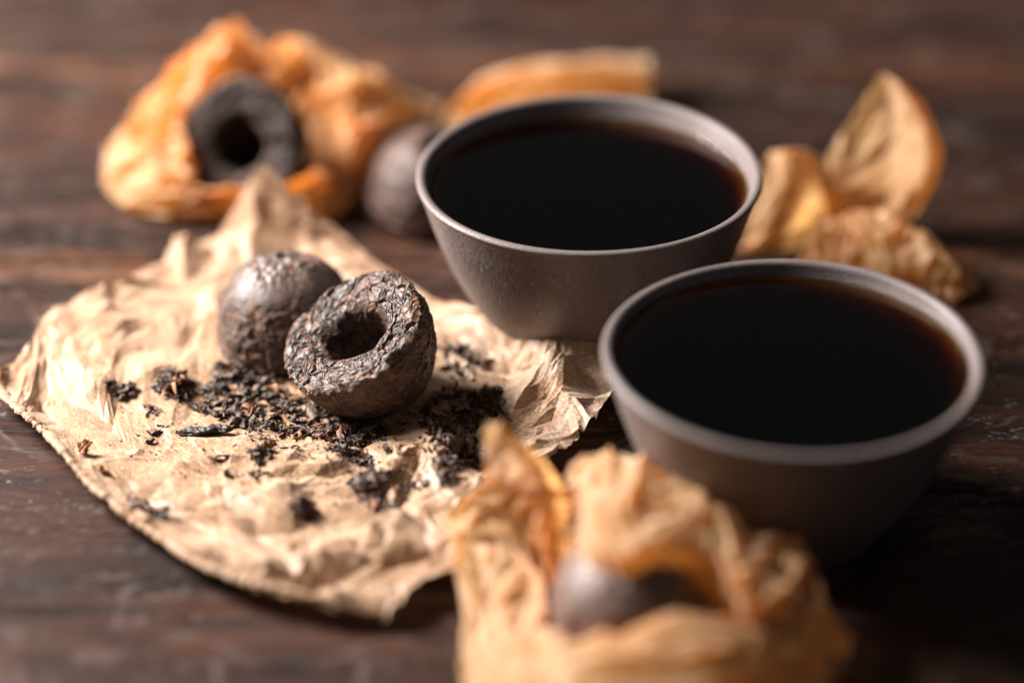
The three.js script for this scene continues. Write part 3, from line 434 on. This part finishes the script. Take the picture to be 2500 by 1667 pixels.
scatter([[-67.6, 2.0, 29.4], [-63.2, 2.0, 17.5], [-57.7, 2.0, 16.3], [-48.8, 2.0, 22.5], [-40.1, 2.0, 28.6], [-27.8, 2.0, 35.4], [-25.8, 2.0, 41.2], [-32.0, 2.0, 43.2], [-42.9, 2.0, 41.2], [-52.1, 2.0, 38.7], [-60.5, 2.0, 36.2]], 300, 1.8, 7.0, 2.2);
scatter([[-17.6, 2.0, 25.1], [-11.7, 2.0, 21.6], [-3.3, 2.0, 25.1], [-1.0, 2.0, 33.7], [-5.0, 2.0, 50.2], [-11.5, 2.0, 56.6], [-15.7, 2.0, 47.8], [-19.1, 2.0, 37.1]], 220, 2.0, 7.5, 2.2);
scatter([[-63.6, 2.0, 13.6], [-57.9, 2.0, 14.5], [-50.0, 2.0, 19.0], [-53.3, 2.0, 24.2], [-61.0, 2.0, 20.7]], 90, 2, 5, 2);
scatter([[-16.7, 2.0, 6.3], [-8.1, 2.0, 9.1], [-4.3, 2.0, 15.4], [-8.9, 2.0, 24.2], [-14.6, 2.0, 15.4]], 40, 1.5, 5, 1);
scatter([[-15.1, 2.0, 55.8], [-11.1, 2.0, 54.2], [-11.8, 2.0, 63.6], [-14.4, 2.0, 65.1]], 70, 1.5, 4, 2);
for (const [c, r, n, a, b, l] of [[[-71.8, 2.0, 22.8], 4.2, 90, 2, 5, 2.6], [[-76.1, 2.0, 30.8], 2.2, 14, 1, 3, 0.6], [[-82.8, 2.0, 25.1], 2.6, 12, 2, 5, 1], [[-28.4, 2.0, 61.3], 4.5, 60, 1.5, 4.5, 2], [[-25.6, 2.0, 67.4], 3, 26, 1.2, 4, 1], [[-40.8, 2.0, 71.5], 3.6, 22, 1.0, 3.4, 0.8], [[-34.5, 2.0, 47.0], 3.2, 40, 1.2, 4, 1.4], [[-29.8, 2.0, 51.0], 2.6, 16, 1.2, 3.5, 0.8], [[-51.1, 2.0, 51.0], 3, 22, 1.2, 4, 1], [[-51.4, 2.0, 57.4], 1.8, 12, 1.2, 3, 1], [[-74.9, 2.0, 66.6], 3.4, 22, 1.0, 3.6, 0.7], [[-70.4, 2.0, 71.9], 2.6, 18, 1.5, 4, 1], [[-20.6, 2.0, 60.5], 4, 22, 1, 3, 0.5], [[-73.8, 2.0, 38.7], 2, 6, 0.7, 1.8, 0.3]]) clump(c, r, n, a, b, l);
scatter([[-85.7, 2.0, 24.2], [-67.7, 2.0, 19.0], [-50.1, 2.0, 41.2], [-24.5, 2.0, 51.0], [-18.7, 2.0, 65.1], [-40.4, 2.0, 77.1], [-63.4, 2.0, 60.5], [-82.8, 2.0, 46.2]], 320, 0.4, 2.0, 0);
scatter([[-70.3, 2.0, 20.7], [-44.6, 2.0, 15.4], [-19.5, 2.0, 41.2], [-0.6, 2.0, 20.7], [-2.3, 2.0, 41.2], [-16.9, 2.0, 66.6], [-33.0, 2.0, 57.4], [-55.4, 2.0, 42.9]], 380, 0.6, 3.6, 0.3);
// single leaves that lie apart from the heaps
function oneLeaf(at, turn, len, wid, curl, seed, flat, label) {
  const r = rng(seed), g = leafPiece(r, len, wid, curl, 0.8, flat, 0.42); g.computeBoundingBox();
  const o = mesh('tea_leaf', g, leafTea), y = groundAt(at[0], at[2]); o.position.set(at[0] * MM, y * MM - g.boundingBox.min.y * 0.6, at[2] * MM); o.rotation.set(0.15, turn, 0.05);
  tag(o, label, 'tea leaf', 'single tea leaves on the opened paper');
}
oneLeaf([-63.7, 2.0, 40.2], 0.06, 12, 2.2, 1.2, 11, 0.8, 'longest curled twig of tea, lying in front of the main heap of leaves');
oneLeaf([-87.6, 3.0, 48.0], -0.9, 3.6, 2.6, 0.6, 12, 0.3, 'dark leaf flake close to the rolled left edge of the opened paper');
oneLeaf([-82.4, 2.0, 55.8], -0.8, 4.2, 1.5, 0.8, 13, 0.4, 'dark crumb beside the rolled front edge, between the left flake and the edge heap');
oneLeaf([-82.3, 2.0, 25.6], 0.5, 6.5, 2.0, 0.8, 14, 0.5, 'thick twisted leaf at the left end of the scattered tea');
oneLeaf([-59.5, 2.0, 51.3], 0.05, 5.6, 1.0, 0.9, 15, 0.4, 'thin dark sliver lying in front of the long curled twig');
oneLeaf([-50.2, 2.0, 49.1], 0.4, 4.8, 1.8, 1.2, 16, 0.4, 'bent dark leaf at the head of the line of crumbs in the paper crease');
oneLeaf([-40.5, 2.0, 70.4], 1.2, 5.2, 2.8, 1.4, 17, 0.6, 'blurred dark clump alone on the near folds of the opened paper');
oneLeaf([-28.8, 2.0, 62.0], 0.3, 6.0, 3.6, 0.8, 18, 0.6, 'large blurred lump of leaf in the cluster between the paper folds');
oneLeaf([-11.8, 4.0, 49.2], -0.2, 8.0, 5.0, 0.7, 19, 0.5, 'broad crinkled leaf lump in the shade right of the tipped tea cake');
oneLeaf([-4.7, 4.0, 28.3], 0.5, 6.0, 3.4, 1.0, 20, 0.5, 'dark leaf knot beside the pale raised flap of the opened paper');
oneLeaf([-74.4, 2.0, 39.6], 0.2, 3.2, 1.5, 0.8, 21, 0.4, 'small flake above the left end of the long curled twig');
oneLeaf([-74.6, 2.0, 43.2], 0.6, 2.4, 0.9, 0.6, 22, 0.5, 'tiny tilted crumb left of the long curled twig');
oneLeaf([-57.4, 2.0, 57.7], 0.1, 1.5, 1.3, 0.3, 23, 0.6, 'round dark speck in front of the thin sliver');
oneLeaf([-11.9, 3.0, 9.4], -0.3, 5.0, 1.6, 1.0, 24, 0.4, 'blurred dark leaf behind the tipped tea cake, toward the far cup');
const loose = mesh('loose_tea_leaves', mergeGeometries(heap), leafTea); tag(loose, 'heaps of broken dark tea leaves spread over the opened paper', 'tea leaves', null, 'stuff');

renderer.render(scene, camera);
